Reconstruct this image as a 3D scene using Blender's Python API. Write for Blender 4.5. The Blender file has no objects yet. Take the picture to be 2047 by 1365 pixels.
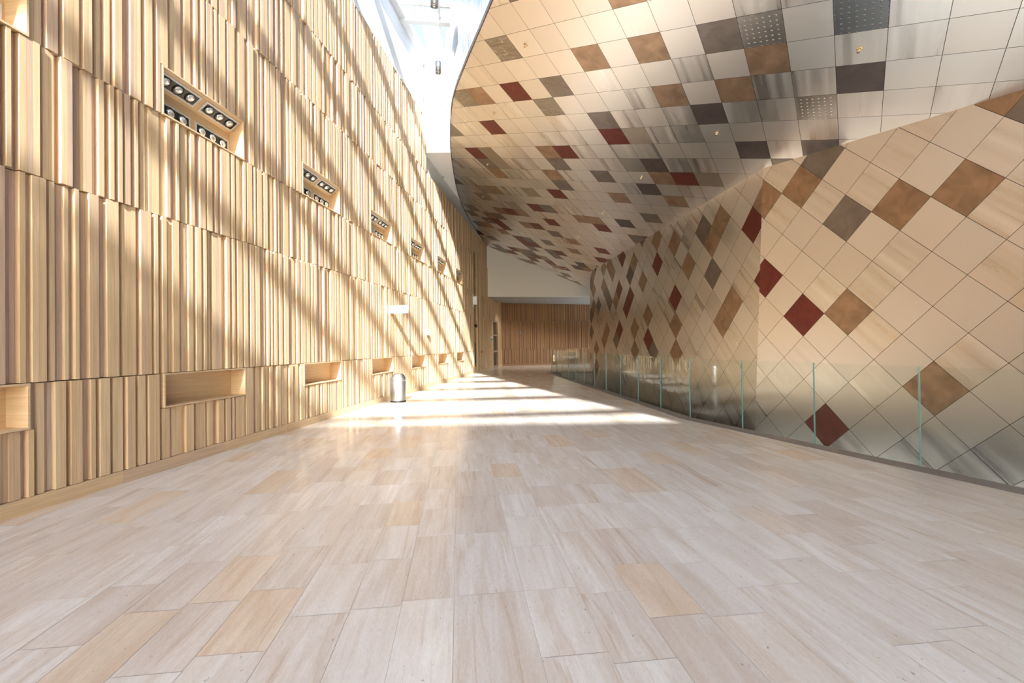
import bpy, math, random
import numpy as np
from mathutils import Matrix, Vector

# ------------------------------------------------------------------ camera, world, sun, exposure
SC = bpy.context.scene
COL = SC.collection
EYE = 1.45
M3 = Matrix(((0.99993, -0.0120, 0.0), (0.0001, 0.0080, 0.99997), (-0.0120, -0.9999, 0.0080)))
cam_d = bpy.data.cameras.new('camera')
cam_d.lens = 16.0
cam_d.sensor_width = 36.0
cam_d.clip_start = 0.05
cam_d.clip_end = 500
cam = bpy.data.objects.new('camera', cam_d)
COL.objects.link(cam)
r_ = Vector((M3[0][0], M3[1][0], M3[2][0])).normalized()
f_ = Vector((M3[0][2], M3[1][2], M3[2][2])).normalized()
u_ = r_.cross(f_).normalized()
r_ = f_.cross(u_).normalized()
cam.matrix_world = Matrix(((r_.x, u_.x, -f_.x, 0), (r_.y, u_.y, -f_.y, 0), (r_.z, u_.z, -f_.z, EYE), (0, 0, 0, 1)))
SC.camera = cam

SUN_HEAD = math.radians(-3.3)      # travel direction, measured from +Y towards +X
SUN_TAN = 0.60
sun_el = math.atan(SUN_TAN)
W = bpy.data.worlds.new('sky')
SC.world = W
W.use_nodes = True
nt = W.node_tree
nt.nodes.clear()
sky = nt.nodes.new('ShaderNodeTexSky')
sky.sky_type = 'NISHITA'
sky.sun_disc = False
sky.sun_elevation = sun_el
sky.sun_rotation = math.radians(180) + SUN_HEAD
sky.altitude = 50
sky.air_density = 1.0
sky.dust_density = 2.0
sky.ozone_density = 1.0
bg = nt.nodes.new('ShaderNodeBackground')
bg.inputs['Strength'].default_value = 0.29
wo = nt.nodes.new('ShaderNodeOutputWorld')
nt.links.new(sky.outputs[0], bg.inputs[0])
nt.links.new(bg.outputs[0], wo.inputs[0])

sun_d = bpy.data.lights.new('sun', 'SUN')
sun_d.energy = 8.8
sun_d.color = (1.0, 0.97, 0.93)
sun_d.angle = math.radians(1.1)
sun = bpy.data.objects.new('sun', sun_d)
COL.objects.link(sun)
sdir = Vector((math.sin(SUN_HEAD), math.cos(SUN_HEAD), -SUN_TAN)).normalized()
sun.rotation_euler = sdir.to_track_quat('-Z', 'Y').to_euler()
sun.location = (0, -20, 20)

SC.view_settings.view_transform = 'Standard'
SC.view_settings.look = 'None'
SC.view_settings.gamma = 1.0
SC.view_settings.use_curve_mapping = False
SC.view_settings.exposure = 1.4
cy = SC.cycles
cy.max_bounces = 9
cy.diffuse_bounces = 6
cy.glossy_bounces = 4
cy.transmission_bounces = 6
cy.transparent_max_bounces = 12
cy.sample_clamp_indirect = 6.0
cy.caustics_reflective = False
cy.caustics_refractive = False
cy.use_denoising = True

random.seed(7)
RX = random.random


# ------------------------------------------------------------------ mesh helper
class MB:
    def __init__(s):
        s.v = []; s.f = []; s.m = []; s.c = []; s.uv = []; s.sm = []

    def poly(s, pts, mat=0, col=(1, 1, 1), uv=None, smooth=False):
        b = len(s.v)
        s.v += [tuple(p) for p in pts]
        s.f.append(tuple(range(b, b + len(pts))))
        s.m.append(mat); s.c.append(col); s.sm.append(smooth)
        s.uv.append(uv if uv else [(0, 0)] * len(pts))

    def box(s, x0, x1, y0, y1, z0, z1, mat=0, col=(1, 1, 1), F=None, skip=()):
        P = [(x0, y0, z0), (x1, y0, z0), (x1, y1, z0), (x0, y1, z0), (x0, y0, z1), (x1, y0, z1), (x1, y1, z1), (x0, y1, z1)]
        if F: P = [F(*p) for p in P]
        for k, q in enumerate(((0, 3, 2, 1), (4, 5, 6, 7), (0, 1, 5, 4), (1, 2, 6, 5), (2, 3, 7, 6), (3, 0, 4, 7))):
            if k in skip: continue
            s.poly([P[i] for i in q], mat, col)

    def lathe(s, prof, n=24, mat=0, col=(1, 1, 1), F=None, smooth=True, a0=0, a1=2 * math.pi):
        for k in range(n):
            t0 = a0 + (a1 - a0) * k / n; t1 = a0 + (a1 - a0) * (k + 1) / n
            for (ra, za), (rb, zb) in zip(prof, prof[1:]):
                q = [(ra * math.cos(t0), ra * math.sin(t0), za), (ra * math.cos(t1), ra * math.sin(t1), za),
                     (rb * math.cos(t1), rb * math.sin(t1), zb), (rb * math.cos(t0), rb * math.sin(t0), zb)]
                if ra < 1e-6: q = [q[0], q[2], q[3]]
                elif rb < 1e-6: q = q[:3]
                if F: q = [F(*p) for p in q]
                s.poly(q, mat, col, smooth=smooth)

    def build(s, name, mats, parent=None, loc=None, weld=True):
        me = bpy.data.meshes.new(name)
        V = s.v
        if loc is not None:
            V = [(x - loc[0], y - loc[1], z - loc[2]) for x, y, z in V]
        me.from_pydata(V, [], s.f)
        for m in (mats if isinstance(mats, (list, tuple)) else [mats]): me.materials.append(m)
        me.polygons.foreach_set('material_index', s.m)
        me.polygons.foreach_set('use_smooth', s.sm)
        ca = me.color_attributes.new('tint', 'FLOAT_COLOR', 'CORNER')
        data = []
        for f, c in zip(s.f, s.c): data += (list(c) + [1.0]) * len(f)
        ca.data.foreach_set('color', data)
        ul = me.uv_layers.new(name='UVMap')
        ul.data.foreach_set('uv', [t for u in s.uv for p in u for t in p])
        me.validate()
        if weld:
            import bmesh
            bm = bmesh.new(); bm.from_mesh(me)
            bmesh.ops.remove_doubles(bm, verts=bm.verts, dist=1e-5)
            bm.to_mesh(me); bm.free()
        o = bpy.data.objects.new(name, me)
        COL.objects.link(o)
        if parent: o.parent = parent
        elif loc is not None: o.location = loc
        return o


def empty(name, label, cat, loc, rz=0.0, group=None):
    o = bpy.data.objects.new(name, None)
    COL.objects.link(o)
    o.empty_display_size = 0.1
    o.location = loc; o.rotation_euler = (0, 0, rz)
    o['label'] = label; o['category'] = cat
    if group: o['group'] = group
    return o


def tag(o, label, cat, group=None):
    o['label'] = label; o['category'] = cat
    if group: o['group'] = group
    return o


def struct(o):
    o['kind'] = 'structure'
    return o


def copy_tree(o, parent=None):
    c = o.copy(); COL.objects.link(c)
    if parent: c.parent = parent
    for ch in list(o.children): copy_tree(ch, c)
    return c


# ------------------------------------------------------------------ materials
def mat(name):
    m = bpy.data.materials.new(name); m.use_nodes = True
    n = m.node_tree.nodes; n.clear()
    out = n.new('ShaderNodeOutputMaterial')
    p = n.new('ShaderNodeBsdfPrincipled')
    m.node_tree.links.new(p.outputs[0], out.inputs[0])
    return m, n, m.node_tree.links, p, out


def plain(name, col, rough=0.5, metal=0.0, spec=0.5, emit=None, es=0):
    m, n, l, p, o = mat(name)
    p.inputs['Base Color'].default_value = (*col, 1)
    p.inputs['Roughness'].default_value = rough
    p.inputs['Metallic'].default_value = metal
    p.inputs['Specular IOR Level'].default_value = spec
    if emit:
        p.inputs['Emission Color'].default_value = (*emit, 1)
        p.inputs['Emission Strength'].default_value = es
    nz = n.new('ShaderNodeTexNoise'); nz.inputs['Scale'].default_value = 40
    mr = n.new('ShaderNodeMapRange')
    mr.inputs['To Min'].default_value = max(0.02, rough - 0.04); mr.inputs['To Max'].default_value = min(1, rough + 0.04)
    tc = n.new('ShaderNodeTexCoord')
    l.new(tc.outputs['Object'], nz.inputs['Vector'])
    l.new(nz.outputs[0], mr.inputs[0]); l.new(mr.outputs[0], p.inputs['Roughness'])
    return m


def wood(name, vert=True, gain=1.0, rough=0.5, warm=(1, 1, 1)):
    m, n, l, p, o = mat(name)
    at = n.new('ShaderNodeAttribute'); at.attribute_name = 'tint'
    sep = n.new('ShaderNodeSeparateColor')
    l.new(at.outputs['Color'], sep.inputs[0])
    tc = n.new('ShaderNodeTexCoord')
    off = n.new('ShaderNodeVectorMath'); off.operation = 'MULTIPLY_ADD'
    l.new(at.outputs['Color'], off.inputs[0]); off.inputs[1].default_value = (37, 91, 53)
    l.new(tc.outputs['Object'], off.inputs[2])
    mp = n.new('ShaderNodeMapping')
    mp.inputs['Scale'].default_value = (40, 40, 1.6) if vert else (1.6, 1.6, 45)
    l.new(off.outputs[0], mp.inputs['Vector'])
    nz = n.new('ShaderNodeTexNoise'); nz.inputs['Scale'].default_value = 1.0; nz.inputs['Detail'].default_value = 5
    nz.inputs['Distortion'].default_value = 0.6
    l.new(mp.outputs[0], nz.inputs['Vector'])
    r1 = n.new('ShaderNodeValToRGB')
    e = r1.color_ramp.elements
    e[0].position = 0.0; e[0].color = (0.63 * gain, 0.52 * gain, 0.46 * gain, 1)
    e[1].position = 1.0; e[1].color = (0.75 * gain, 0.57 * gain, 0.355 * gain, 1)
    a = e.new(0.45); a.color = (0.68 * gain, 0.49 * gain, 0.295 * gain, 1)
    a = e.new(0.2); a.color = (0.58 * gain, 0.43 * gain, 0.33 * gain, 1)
    l.new(sep.outputs[0], r1.inputs[0])
    mr = n.new('ShaderNodeMapRange')
    mr.inputs['From Min'].default_value = 0.3; mr.inputs['From Max'].default_value = 0.72
    mr.inputs['To Min'].default_value = 0.84; mr.inputs['To Max'].default_value = 1.08
    l.new(nz.outputs[0], mr.inputs[0])
    wm = n.new('ShaderNodeVectorMath'); wm.operation = 'MULTIPLY'; wm.inputs[1].default_value = warm
    l.new(r1.outputs[0], wm.inputs[0])
    mx = n.new('ShaderNodeVectorMath'); mx.operation = 'SCALE'
    l.new(wm.outputs[0], mx.inputs[0]); l.new(mr.outputs[0], mx.inputs['Scale'])
    l.new(mx.outputs[0], p.inputs['Base Color'])
    p.inputs['Roughness'].default_value = rough
    p.inputs['Specular IOR Level'].default_value = 0.3
    return m


def stone(name):
    m, n, l, p, o = mat(name)
    at = n.new('ShaderNodeAttribute'); at.attribute_name = 'tint'
    sep = n.new('ShaderNodeSeparateColor'); l.new(at.outputs['Color'], sep.inputs[0])
    uv = n.new('ShaderNodeUVMap'); uv.uv_map = 'UVMap'
    off = n.new('ShaderNodeVectorMath'); off.operation = 'MULTIPLY_ADD'
    l.new(at.outputs['Color'], off.inputs[0]); off.inputs[1].default_value = (31, 57, 11)
    l.new(uv.outputs[0], off.inputs[2])
    # veins running along the tile
    def noise(scale, detail, dist, rough=0.55):
        mp = n.new('ShaderNodeMapping'); mp.inputs['Scale'].default_value = scale
        l.new(off.outputs[0], mp.inputs['Vector'])
        z = n.new('ShaderNodeTexNoise'); z.inputs['Scale'].default_value = 1; z.inputs['Detail'].default_value = detail
        z.inputs['Distortion'].default_value = dist; z.inputs['Roughness'].default_value = rough
        l.new(mp.outputs[0], z.inputs['Vector'])
        return z
    n1 = noise((17, 1.0, 1), 7, 1.3, 0.62)
    n2 = noise((5, 0.9, 1), 3, 0.8)
    n3 = noise((55, 22, 1), 3, 0.3)
    base = n.new('ShaderNodeValToRGB'); e = base.color_ramp.elements
    e[0].position = 0; e[0].color = (0.66, 0.61, 0.56, 1)
    e[1].position = 1; e[1].color = (0.70, 0.60, 0.49, 1)
    a = e.new(0.35); a.color = (0.70, 0.67, 0.635, 1)
    a = e.new(0.7); a.color = (0.74, 0.72, 0.69, 1)
    a = e.new(0.88); a.color = (0.71, 0.67, 0.62, 1)
    l.new(sep.outputs[0], base.inputs[0])
    vr = n.new('ShaderNodeValToRGB'); e = vr.color_ramp.elements
    e[0].position = 0.30; e[0].color = (0.82, 0.72, 0.63, 1)
    e[1].position = 0.66; e[1].color = (1.06, 1.07, 1.08, 1)
    a = e.new(0.42); a.color = (0.96, 0.93, 0.90, 1)
    a = e.new(0.54); a.color = (1.0, 1.0, 1.0, 1)
    l.new(n1.outputs[0], vr.inputs[0])
    vr2 = n.new('ShaderNodeValToRGB'); e = vr2.color_ramp.elements
    e[0].position = 0.34; e[0].color = (0.93, 0.88, 0.83, 1)
    e[1].position = 0.62; e[1].color = (1.04, 1.04, 1.04, 1)
    l.new(n2.outputs[0], vr2.inputs[0])
    m1 = n.new('ShaderNodeMix'); m1.data_type = 'RGBA'; m1.blend_type = 'MULTIPLY'; m1.inputs[0].default_value = 1
    l.new(base.outputs[0], m1.inputs[6]); l.new(vr.outputs[0], m1.inputs[7])
    vf = n.new('ShaderNodeMapRange'); vf.inputs['To Min'].default_value = 0.35; vf.inputs['To Max'].default_value = 1.15
    vf.clamp = True
    l.new(sep.outputs[1], vf.inputs[0]); l.new(vf.outputs[0], m1.inputs[0])
    n4 = noise((150, 30, 1), 3, 0.2)
    gr = n.new('ShaderNodeMapRange'); gr.inputs['From Min'].default_value = 0.3; gr.inputs['From Max'].default_value = 0.7
    gr.inputs['To Min'].default_value = 0.93; gr.inputs['To Max'].default_value = 1.05
    l.new(n4.outputs[0], gr.inputs[0])
    m2 = n.new('ShaderNodeMix'); m2.data_type = 'RGBA'; m2.blend_type = 'MULTIPLY'; m2.inputs[0].default_value = 1
    l.new(m1.outputs[2], m2.inputs[6]); l.new(vr2.outputs[0], m2.inputs[7])
    pit = n.new('ShaderNodeMapRange'); pit.inputs['From Min'].default_value = 0.26; pit.inputs['From Max'].default_value = 0.31
    pit.inputs['To Min'].default_value = 0.55; pit.inputs['To Max'].default_value = 1
    l.new(n3.outputs[0], pit.inputs[0])
    sc = n.new('ShaderNodeVectorMath'); sc.operation = 'SCALE'
    gm = n.new('ShaderNodeMath'); gm.operation = 'MULTIPLY'
    l.new(pit.outputs[0], gm.inputs[0]); l.new(gr.outputs[0], gm.inputs[1])
    l.new(m2.outputs[2], sc.inputs[0]); l.new(gm.outputs[0], sc.inputs['Scale'])
    l.new(sc.outputs[0], p.inputs['Base Color'])
    p.inputs['Roughness'].default_value = 0.19
    p.inputs['Specular IOR Level'].default_value = 0.34
    return m


def metal(name, base, rough, streak=0.0, mottle=0.0, metallic=1.0, dimple=False, wavy=False):
    m, n, l, p, o = mat(name)
    uv = n.new('ShaderNodeUVMap'); uv.uv_map = 'UVMap'
    at = n.new('ShaderNodeAttribute'); at.attribute_name = 'tint'
    p.inputs['Metallic'].default_value = metallic
    p.inputs['Roughness'].default_value = rough
    cur = None
    rgb = n.new('ShaderNodeRGB'); rgb.outputs[0].default_value = (*base, 1)
    cur = n.new('ShaderNodeMix'); cur.data_type = 'RGBA'; cur.blend_type = 'MULTIPLY'; cur.inputs[0].default_value = 1
    l.new(rgb.outputs[0], cur.inputs[6]); l.new(at.outputs['Color'], cur.inputs[7])
    colsock = cur.outputs[2]
    if streak:
        off = n.new('ShaderNodeVectorMath'); off.operation = 'MULTIPLY_ADD'
        l.new(at.outputs['Color'], off.inputs[0]); off.inputs[1].default_value = (91, 0, 57)
        l.new(uv.outputs[0], off.inputs[2])
        mp = n.new('ShaderNodeMapping'); mp.inputs['Scale'].default_value = (4, 0.10, 1)
        l.new(off.outputs[0], mp.inputs['Vector'])
        z = n.new('ShaderNodeTexNoise'); z.inputs['Scale'].default_value = 1; z.inputs['Detail'].default_value = 2
        l.new(mp.outputs[0], z.inputs['Vector'])
        rr = n.new('ShaderNodeMapRange'); rr.inputs['From Min'].default_value = 0.25; rr.inputs['From Max'].default_value = 0.75
        rr.inputs['To Min'].default_value = max(0.12, rough - 0.06 * streak); rr.inputs['To Max'].default_value = rough + 0.08 * streak
        l.new(z.outputs[0], rr.inputs[0]); l.new(rr.outputs[0], p.inputs['Roughness'])
        cr = n.new('ShaderNodeMapRange'); cr.inputs['From Min'].default_value = 0.25; cr.inputs['From Max'].default_value = 0.75
        cr.inputs['To Min'].default_value = 1 - 0.10 * streak; cr.inputs['To Max'].default_value = 1.06
        l.new(z.outputs[0], cr.inputs[0])
        sc = n.new('ShaderNodeVectorMath'); sc.operation = 'SCALE'
        l.new(colsock, sc.inputs[0]); l.new(cr.outputs[0], sc.inputs['Scale'])
        colsock = sc.outputs[0]
    if mottle:
        z = n.new('ShaderNodeTexNoise'); z.inputs['Scale'].default_value = 2.2; z.inputs['Detail'].default_value = 6
        z.inputs['Distortion'].default_value = 0.8
        l.new(uv.outputs[0], z.inputs['Vector'])
        cr = n.new('ShaderNodeMapRange'); cr.inputs['From Min'].default_value = 0.3; cr.inputs['From Max'].default_value = 0.7
        cr.inputs['To Min'].default_value = 1 - mottle; cr.inputs['To Max'].default_value = 1 + mottle
        l.new(z.outputs[0], cr.inputs[0])
        sc = n.new('ShaderNodeVectorMath'); sc.operation = 'SCALE'
        l.new(colsock, sc.inputs[0]); l.new(cr.outputs[0], sc.inputs['Scale'])
        colsock = sc.outputs[0]
    l.new(colsock, p.inputs['Base Color'])
    # gentle oil-canning of the sheet, plus dimples or waves where the sheet has them
    z2 = n.new('ShaderNodeTexNoise'); z2.inputs['Scale'].default_value = 1.1; z2.inputs['Detail'].default_value = 1
    l.new(uv.outputs[0], z2.inputs['Vector'])
    bp = n.new('ShaderNodeBump'); bp.inputs['Strength'].default_value = 0.10; bp.inputs['Distance'].default_value = 0.02
    l.new(z2.outputs[0], bp.inputs['Height'])
    last = bp
    if dimple:
        mu = n.new('ShaderNodeVectorMath'); mu.operation = 'SCALE'; mu.inputs['Scale'].default_value = 7.0
        l.new(uv.outputs[0], mu.inputs[0])
        vo = n.new('ShaderNodeTexVoronoi'); vo.inputs['Randomness'].default_value = 0.0; vo.inputs['Scale'].default_value = 1.0
        l.new(mu.outputs[0], vo.inputs['Vector'])
        mr = n.new('ShaderNodeMapRange'); mr.inputs['From Min'].default_value = 0.03; mr.inputs['From Max'].default_value = 0.17
        mr.inputs['To Min'].default_value = 1; mr.inputs['To Max'].default_value = 0
        l.new(vo.outputs['Distance'], mr.inputs[0])
        b2 = n.new('ShaderNodeBump'); b2.inputs['Strength'].default_value = 0.8; b2.inputs['Distance'].default_value = 0.012
        l.new(mr.outputs[0], b2.inputs['Height']); l.new(bp.outputs[0], b2.inputs['Normal'])
        last = b2
    if wavy:
        w = n.new('ShaderNodeTexNoise'); w.inputs['Scale'].default_value = 3.0; w.inputs['Distortion'].default_value = 2.5
        w.inputs['Detail'].default_value = 3
        mp = n.new('ShaderNodeMapping'); mp.inputs['Scale'].default_value = (1, 3, 1)
        l.new(uv.outputs[0], mp.inputs['Vector']); l.new(mp.outputs[0], w.inputs['Vector'])
        b2 = n.new('ShaderNodeBump'); b2.inputs['Strength'].default_value = 0.6; b2.inputs['Distance'].default_value = 0.04
        l.new(w.outputs[0], b2.inputs['Height']); l.new(bp.outputs[0], b2.inputs['Normal'])
        last = b2
    l.new(last.outputs[0], p.inputs['Normal'])
    return m


def glass(name, tint=(0.94, 0.97, 0.96), ior=1.5, gain=1.0):
    m = bpy.data.materials.new(name); m.use_nodes = True
    n = m.node_tree.nodes; n.clear(); l = m.node_tree.links
    out = n.new('ShaderNodeOutputMaterial')
    tr = n.new('ShaderNodeBsdfTransparent'); tr.inputs[0].default_value = (*tint, 1)
    gl = n.new('ShaderNodeBsdfGlossy'); gl.inputs['Roughness'].default_value = 0.01
    fr = n.new('ShaderNodeFresnel'); fr.inputs['IOR'].default_value = ior
    geo = n.new('ShaderNodeNewGeometry')
    iv = n.new('ShaderNodeMath'); iv.operation = 'SUBTRACT'; iv.inputs[0].default_value = 1.0
    l.new(geo.outputs['Backfacing'], iv.inputs[1])
    mu = n.new('ShaderNodeMath'); mu.operation = 'MULTIPLY'; mu.use_clamp = True
    l.new(fr.outputs[0], mu.inputs[0]); l.new(iv.outputs[0], mu.inputs[1])
    m2 = n.new('ShaderNodeMath'); m2.operation = 'MULTIPLY'; m2.use_clamp = True; m2.inputs[1].default_value = gain
    l.new(mu.outputs[0], m2.inputs[0])
    mx = n.new('ShaderNodeMixShader')
    l.new(m2.outputs[0], mx.inputs[0]); l.new(tr.outputs[0], mx.inputs[1]); l.new(gl.outputs[0], mx.inputs[2])
    l.new(mx.outputs[0], out.inputs[0])
    return m


W_SLAT = wood('oak_slats'); W_HOR = wood('oak_boards', vert=False)
STONE = stone('travertine')
GROUT = plain('grout', (0.42, 0.36, 0.31), 0.7)
WHITE = plain('white_plaster', (0.87, 0.89, 0.89), 0.6)
WHITE2 = plain('white_lacquer', (0.80, 0.83, 0.85), 0.4)
STEEL = plain('grey_steel', (0.20, 0.19, 0.19), 0.45, 0.3)
BRUSH = plain('brushed_steel', (0.55, 0.57, 0.59), 0.42, 1.0)
CHROME = plain('polished_steel', (0.8, 0.8, 0.8), 0.08, 1.0)
BLACK = plain('black_metal', (0.012, 0.012, 0.013), 0.35)
LGREY = plain('pale_grey_trim', (0.62, 0.63, 0.63), 0.45)
BRASS = plain('brass', (0.80, 0.66, 0.42), 0.25, 1.0)
GREEN = plain('sign_green', (0.004, 0.20, 0.07), 0.5)
RED = plain('alarm_red', (0.6, 0.02, 0.02), 0.4)
BLUEG = plain('sign_blue', (0.12, 0.22, 0.35), 0.4)
INK = plain('dark_ink', (0.015, 0.014, 0.012), 0.8)
LENS = plain('lamp_lens', (0.72, 0.76, 0.80), 0.12, 0.6)
DARKB = plain('bronze_edge', (0.10, 0.065, 0.05), 0.4, 0.6)
BACK = plain('dark_backing', (0.06, 0.05, 0.045), 0.7)
GLASS = glass('clear_glass', (0.965, 0.985, 0.98), gain=1.3)
SKYG = glass('skylight_glass', (0.97, 0.985, 0.99))
EDGE = plain('green_glass_edge', (0.20, 0.40, 0.37), 0.15)
DGLASS = plain('dark_door_glass', (0.03, 0.035, 0.035), 0.05, 0.0, 0.8)
CLAD = {
    'P': metal('satin_sheet', (0.89, 0.865, 0.83), 0.36),
    'S': metal('streaked_zinc_sheet', (0.92, 0.895, 0.86), 0.30, streak=1.2),
    'B': metal('brown_patina_sheet', (0.42, 0.29, 0.195), 0.36, mottle=0.22, metallic=0.85),
    'G': metal('grey_patina_sheet', (0.27, 0.235, 0.215), 0.36, mottle=0.16, metallic=0.85),
    'K': metal('dark_grey_sheet', (0.15, 0.125, 0.12), 0.38, mottle=0.12, metallic=0.8),
    'R': metal('oxblood_sheet', (0.20, 0.055, 0.045), 0.36, mottle=0.12, metallic=0.75),
    'T': metal('taupe_sheet', (0.50, 0.44, 0.37), 0.40, mottle=0.05),
    'D': metal('dimpled_sheet', (0.74, 0.72, 0.69), 0.24, dimple=True),
    'E': metal('dark_dimpled_sheet', (0.36, 0.38, 0.40), 0.26, dimple=True),
    'W': metal('rippled_sheet', (0.50, 0.46, 0.40), 0.26, wavy=True),
}
CK = list(CLAD)
CMATS = [CLAD[k] for k in CK] + [BACK]

# ------------------------------------------------------------------ wall frames
LA = np.array([-4.41, 3.916]); LB = np.array([-2.026, 23.869])
LT = (LB - LA) / np.linalg.norm(LB - LA); LN = np.array([LT[1], -LT[0]])


def FL(s, d, z):          # left wall: s along, d into the room, z up
    p = LA + LT * s + LN * d
    return (p[0], p[1], z)


SL = float(np.linalg.norm(LB - LA))       # 20.09, end of the first wall
WA = np.array(FL(SL + 1.75, 0, 0)[:2]); WB = np.array([-0.74, 31.9])
WT = (WB - WA) / np.linalg.norm(WB - WA); WN = np.array([WT[1], -WT[0]])
WL = float(np.linalg.norm(WB - WA))


def F2(s, d, z):
    p = WA + WT * s + WN * d
    return (p[0], p[1], z)


BA = WB; BBp = np.array([6.6, 34.2])
BT = (BBp - BA) / np.linalg.norm(BBp - BA); BN = np.array([BT[1], -BT[0]])
BL = float(np.linalg.norm(BBp - BA))


def F3(s, d, z):
    p = BA + BT * s + BN * d
    return (p[0], p[1], z)


JO = [0.137, 1.16, 3.05, 4.28, 6.17, 7.55, 9.45]
NP, NW = 2.93, 1.40
NICHES = [(-1.22, 0.18)] + [(1.55 + NP * k, 1.55 + NP * k + NW) for k in range(6)]
LOWZ = (0.765, 1.16); HIZ = (4.28, 4.86)


def slats(mb, F, s0, s1, z0, z1, rng, cuts=(), w=0.046, gain=0):
    s = s0
    run = 0; depth = 0.03
    while s < s1 - 1e-4:
        if run <= 0:
            depth = rng.choice([0.05, 0.056, 0.056, 0.036]) if depth < 0.03 else rng.choice([0.0, 0.0, 0.0, 0.018])
            run = rng.choice([1, 1, 2, 2, 3]) if depth > 0.03 else rng.choice([1, 1, 1, 2])
        run -= 1
        e = min(s + w * rng.choice([0.8, 1, 1, 1.25]), s1)
        tone = rng.random() * 0.78 + (0.22 if depth > 0.01 else 0)
        if depth < 0.01: tone = rng.random() * 0.3
        col = (tone, rng.random(), rng.random())
        zz = [(z0, z1)]
        for (a, b, c0, c1) in cuts:
            if e > a - 0.001 and s < b + 0.001:
                nz = []
                for (p, q) in zz:
                    if c0 <= p and c1 >= q: continue
                    if c1 <= p or c0 >= q: nz.append((p, q)); continue
                    if c0 > p: nz.append((p, c0))
                    if c1 < q: nz.append((c1, q))
                zz = nz
        for p, q in zz:
            if q - p > 0.02:
                mb.box(s + 0.0012, e - 0.0012, -0.06, depth, p + 0.005, q - 0.005, 0, col, F, skip=(2 if False else 4,) if False else ())
        s = e


rng = random.Random(3)
mb = MB()
cuts = []
for a, b in NICHES:
    cuts.append((a, b, LOWZ[0] - 0.02, LOWZ[1] + 0.001))
    cuts.append((a, b, HIZ[0] - 0.001, HIZ[1] + 0.02))
for z0, z1 in zip(JO, JO[1:]):
    segs = [(-18.0, 12.0), (12.0, SL - 0.06)] if z0 < 7.5 else [(-18.0, 12.05)]
    for a, b in segs: slats(mb, FL, a, b, z0, z1, rng, cuts)
slat_wall = struct(mb.build('wall_left', [W_SLAT], weld=False))
mb = MB()
for z0, z1 in zip(JO[:5], JO[1:6]):
    cc = [(3.45, 4.95, 0.0, 3.04)]
    slats(mb, F2, 0.0, WL + 0.2, z0, z1, rng, cc, w=0.055)
# over the tall door
slats(mb, FL, SL - 0.06, SL + 1.75, 6.6, 7.55, rng)
struct(mb.build('wall_left_far', [W_SLAT], weld=False))
mb = MB()
for z0, z1 in ((0.137, 1.16), (1.16, 3.15), (3.15, 4.4)):
    slats(mb, F3, -0.1, BL, z0, z1, rng, w=0.055)
struct(mb.build('wall_back', [wood('shaded_slats', gain=0.44, rough=.7, warm=(1.08, .86, .74))], weld=False))  # same slat wood, darkened in its colour to stand for shade

# plinths
mb = MB()
for k in range(26):
    a = -18 + k * 1.465
    mb.box(a, min(a + 1.463, SL - 0.06), -0.06, 0.058, 0, 0.137, 0, (0.3 + 0.6 * rng.random(), rng.random(), rng.random()), FL)
struct(mb.build('baseboard_left', [W_HOR]))
mb = MB()
mb.box(0, 3.45, -0.06, 0.055, 0, 0.137, 0, (0.5, .2, .3), F2); mb.box(4.95, WL, -0.06, 0.055, 0, 0.137, 0, (0.7, .2, .3), F2)
struct(mb.build('baseboard_left_far', [W_HOR]))
mb = MB()
mb.box(0, BL, -0.06, 0.055, 0, 0.137, 0, (0.4, .2, .3), F3)
struct(mb.build('baseboard_back', [wood('shaded_boards', vert=False, gain=0.45, rough=.7, warm=(1.08, .86, .74))]))  # board colour darkened along with the shaded back wall

# plaster shell behind the slats, and the white wall band above them
ROOF = 11.55
END = 12.05           # s on the left wall where the skylight shaft ends
mb = MB()
mb.box(-18, SL - 0.06, -0.55, -0.28, -0.3, 9.45, 0, (1, 1, 1), FL)
mb.box(-18, SL - 0.06, -0.28, -0.061, 0.0, 0.7, 0, (1, 1, 1), FL)
mb.box(-18, END, -0.55, -0.02, 9.45, ROOF, 0, (1, 1, 1), FL)
mb.box(-18, END, -0.28, 0.05, 9.44, 9.47, 0, (1, 1, 1), FL)
mb.box(END, SL + 1.9, -0.55, -0.02, 7.56, 8.4, 0, (1, 1, 1), FL)
struct(mb.build('wall_left_plaster', [WHITE]))
mb = MB()
mb.box(-0.02, WL + .6, -0.9, -0.2, -0.3, 8.5, 0, (1, 1, 1), F2)
mb.box(-0.5, BL + 2, -0.8, -0.061, -0.3, 8.5, 0, (1, 1, 1), F3)
mb.box(SL - 0.06, SL + 1.75, -1.1, -0.3, -0.3, 8.5, 0, (1, 1, 1), FL)
struct(mb.build('wall_back_plaster', [WHITE]))

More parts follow.
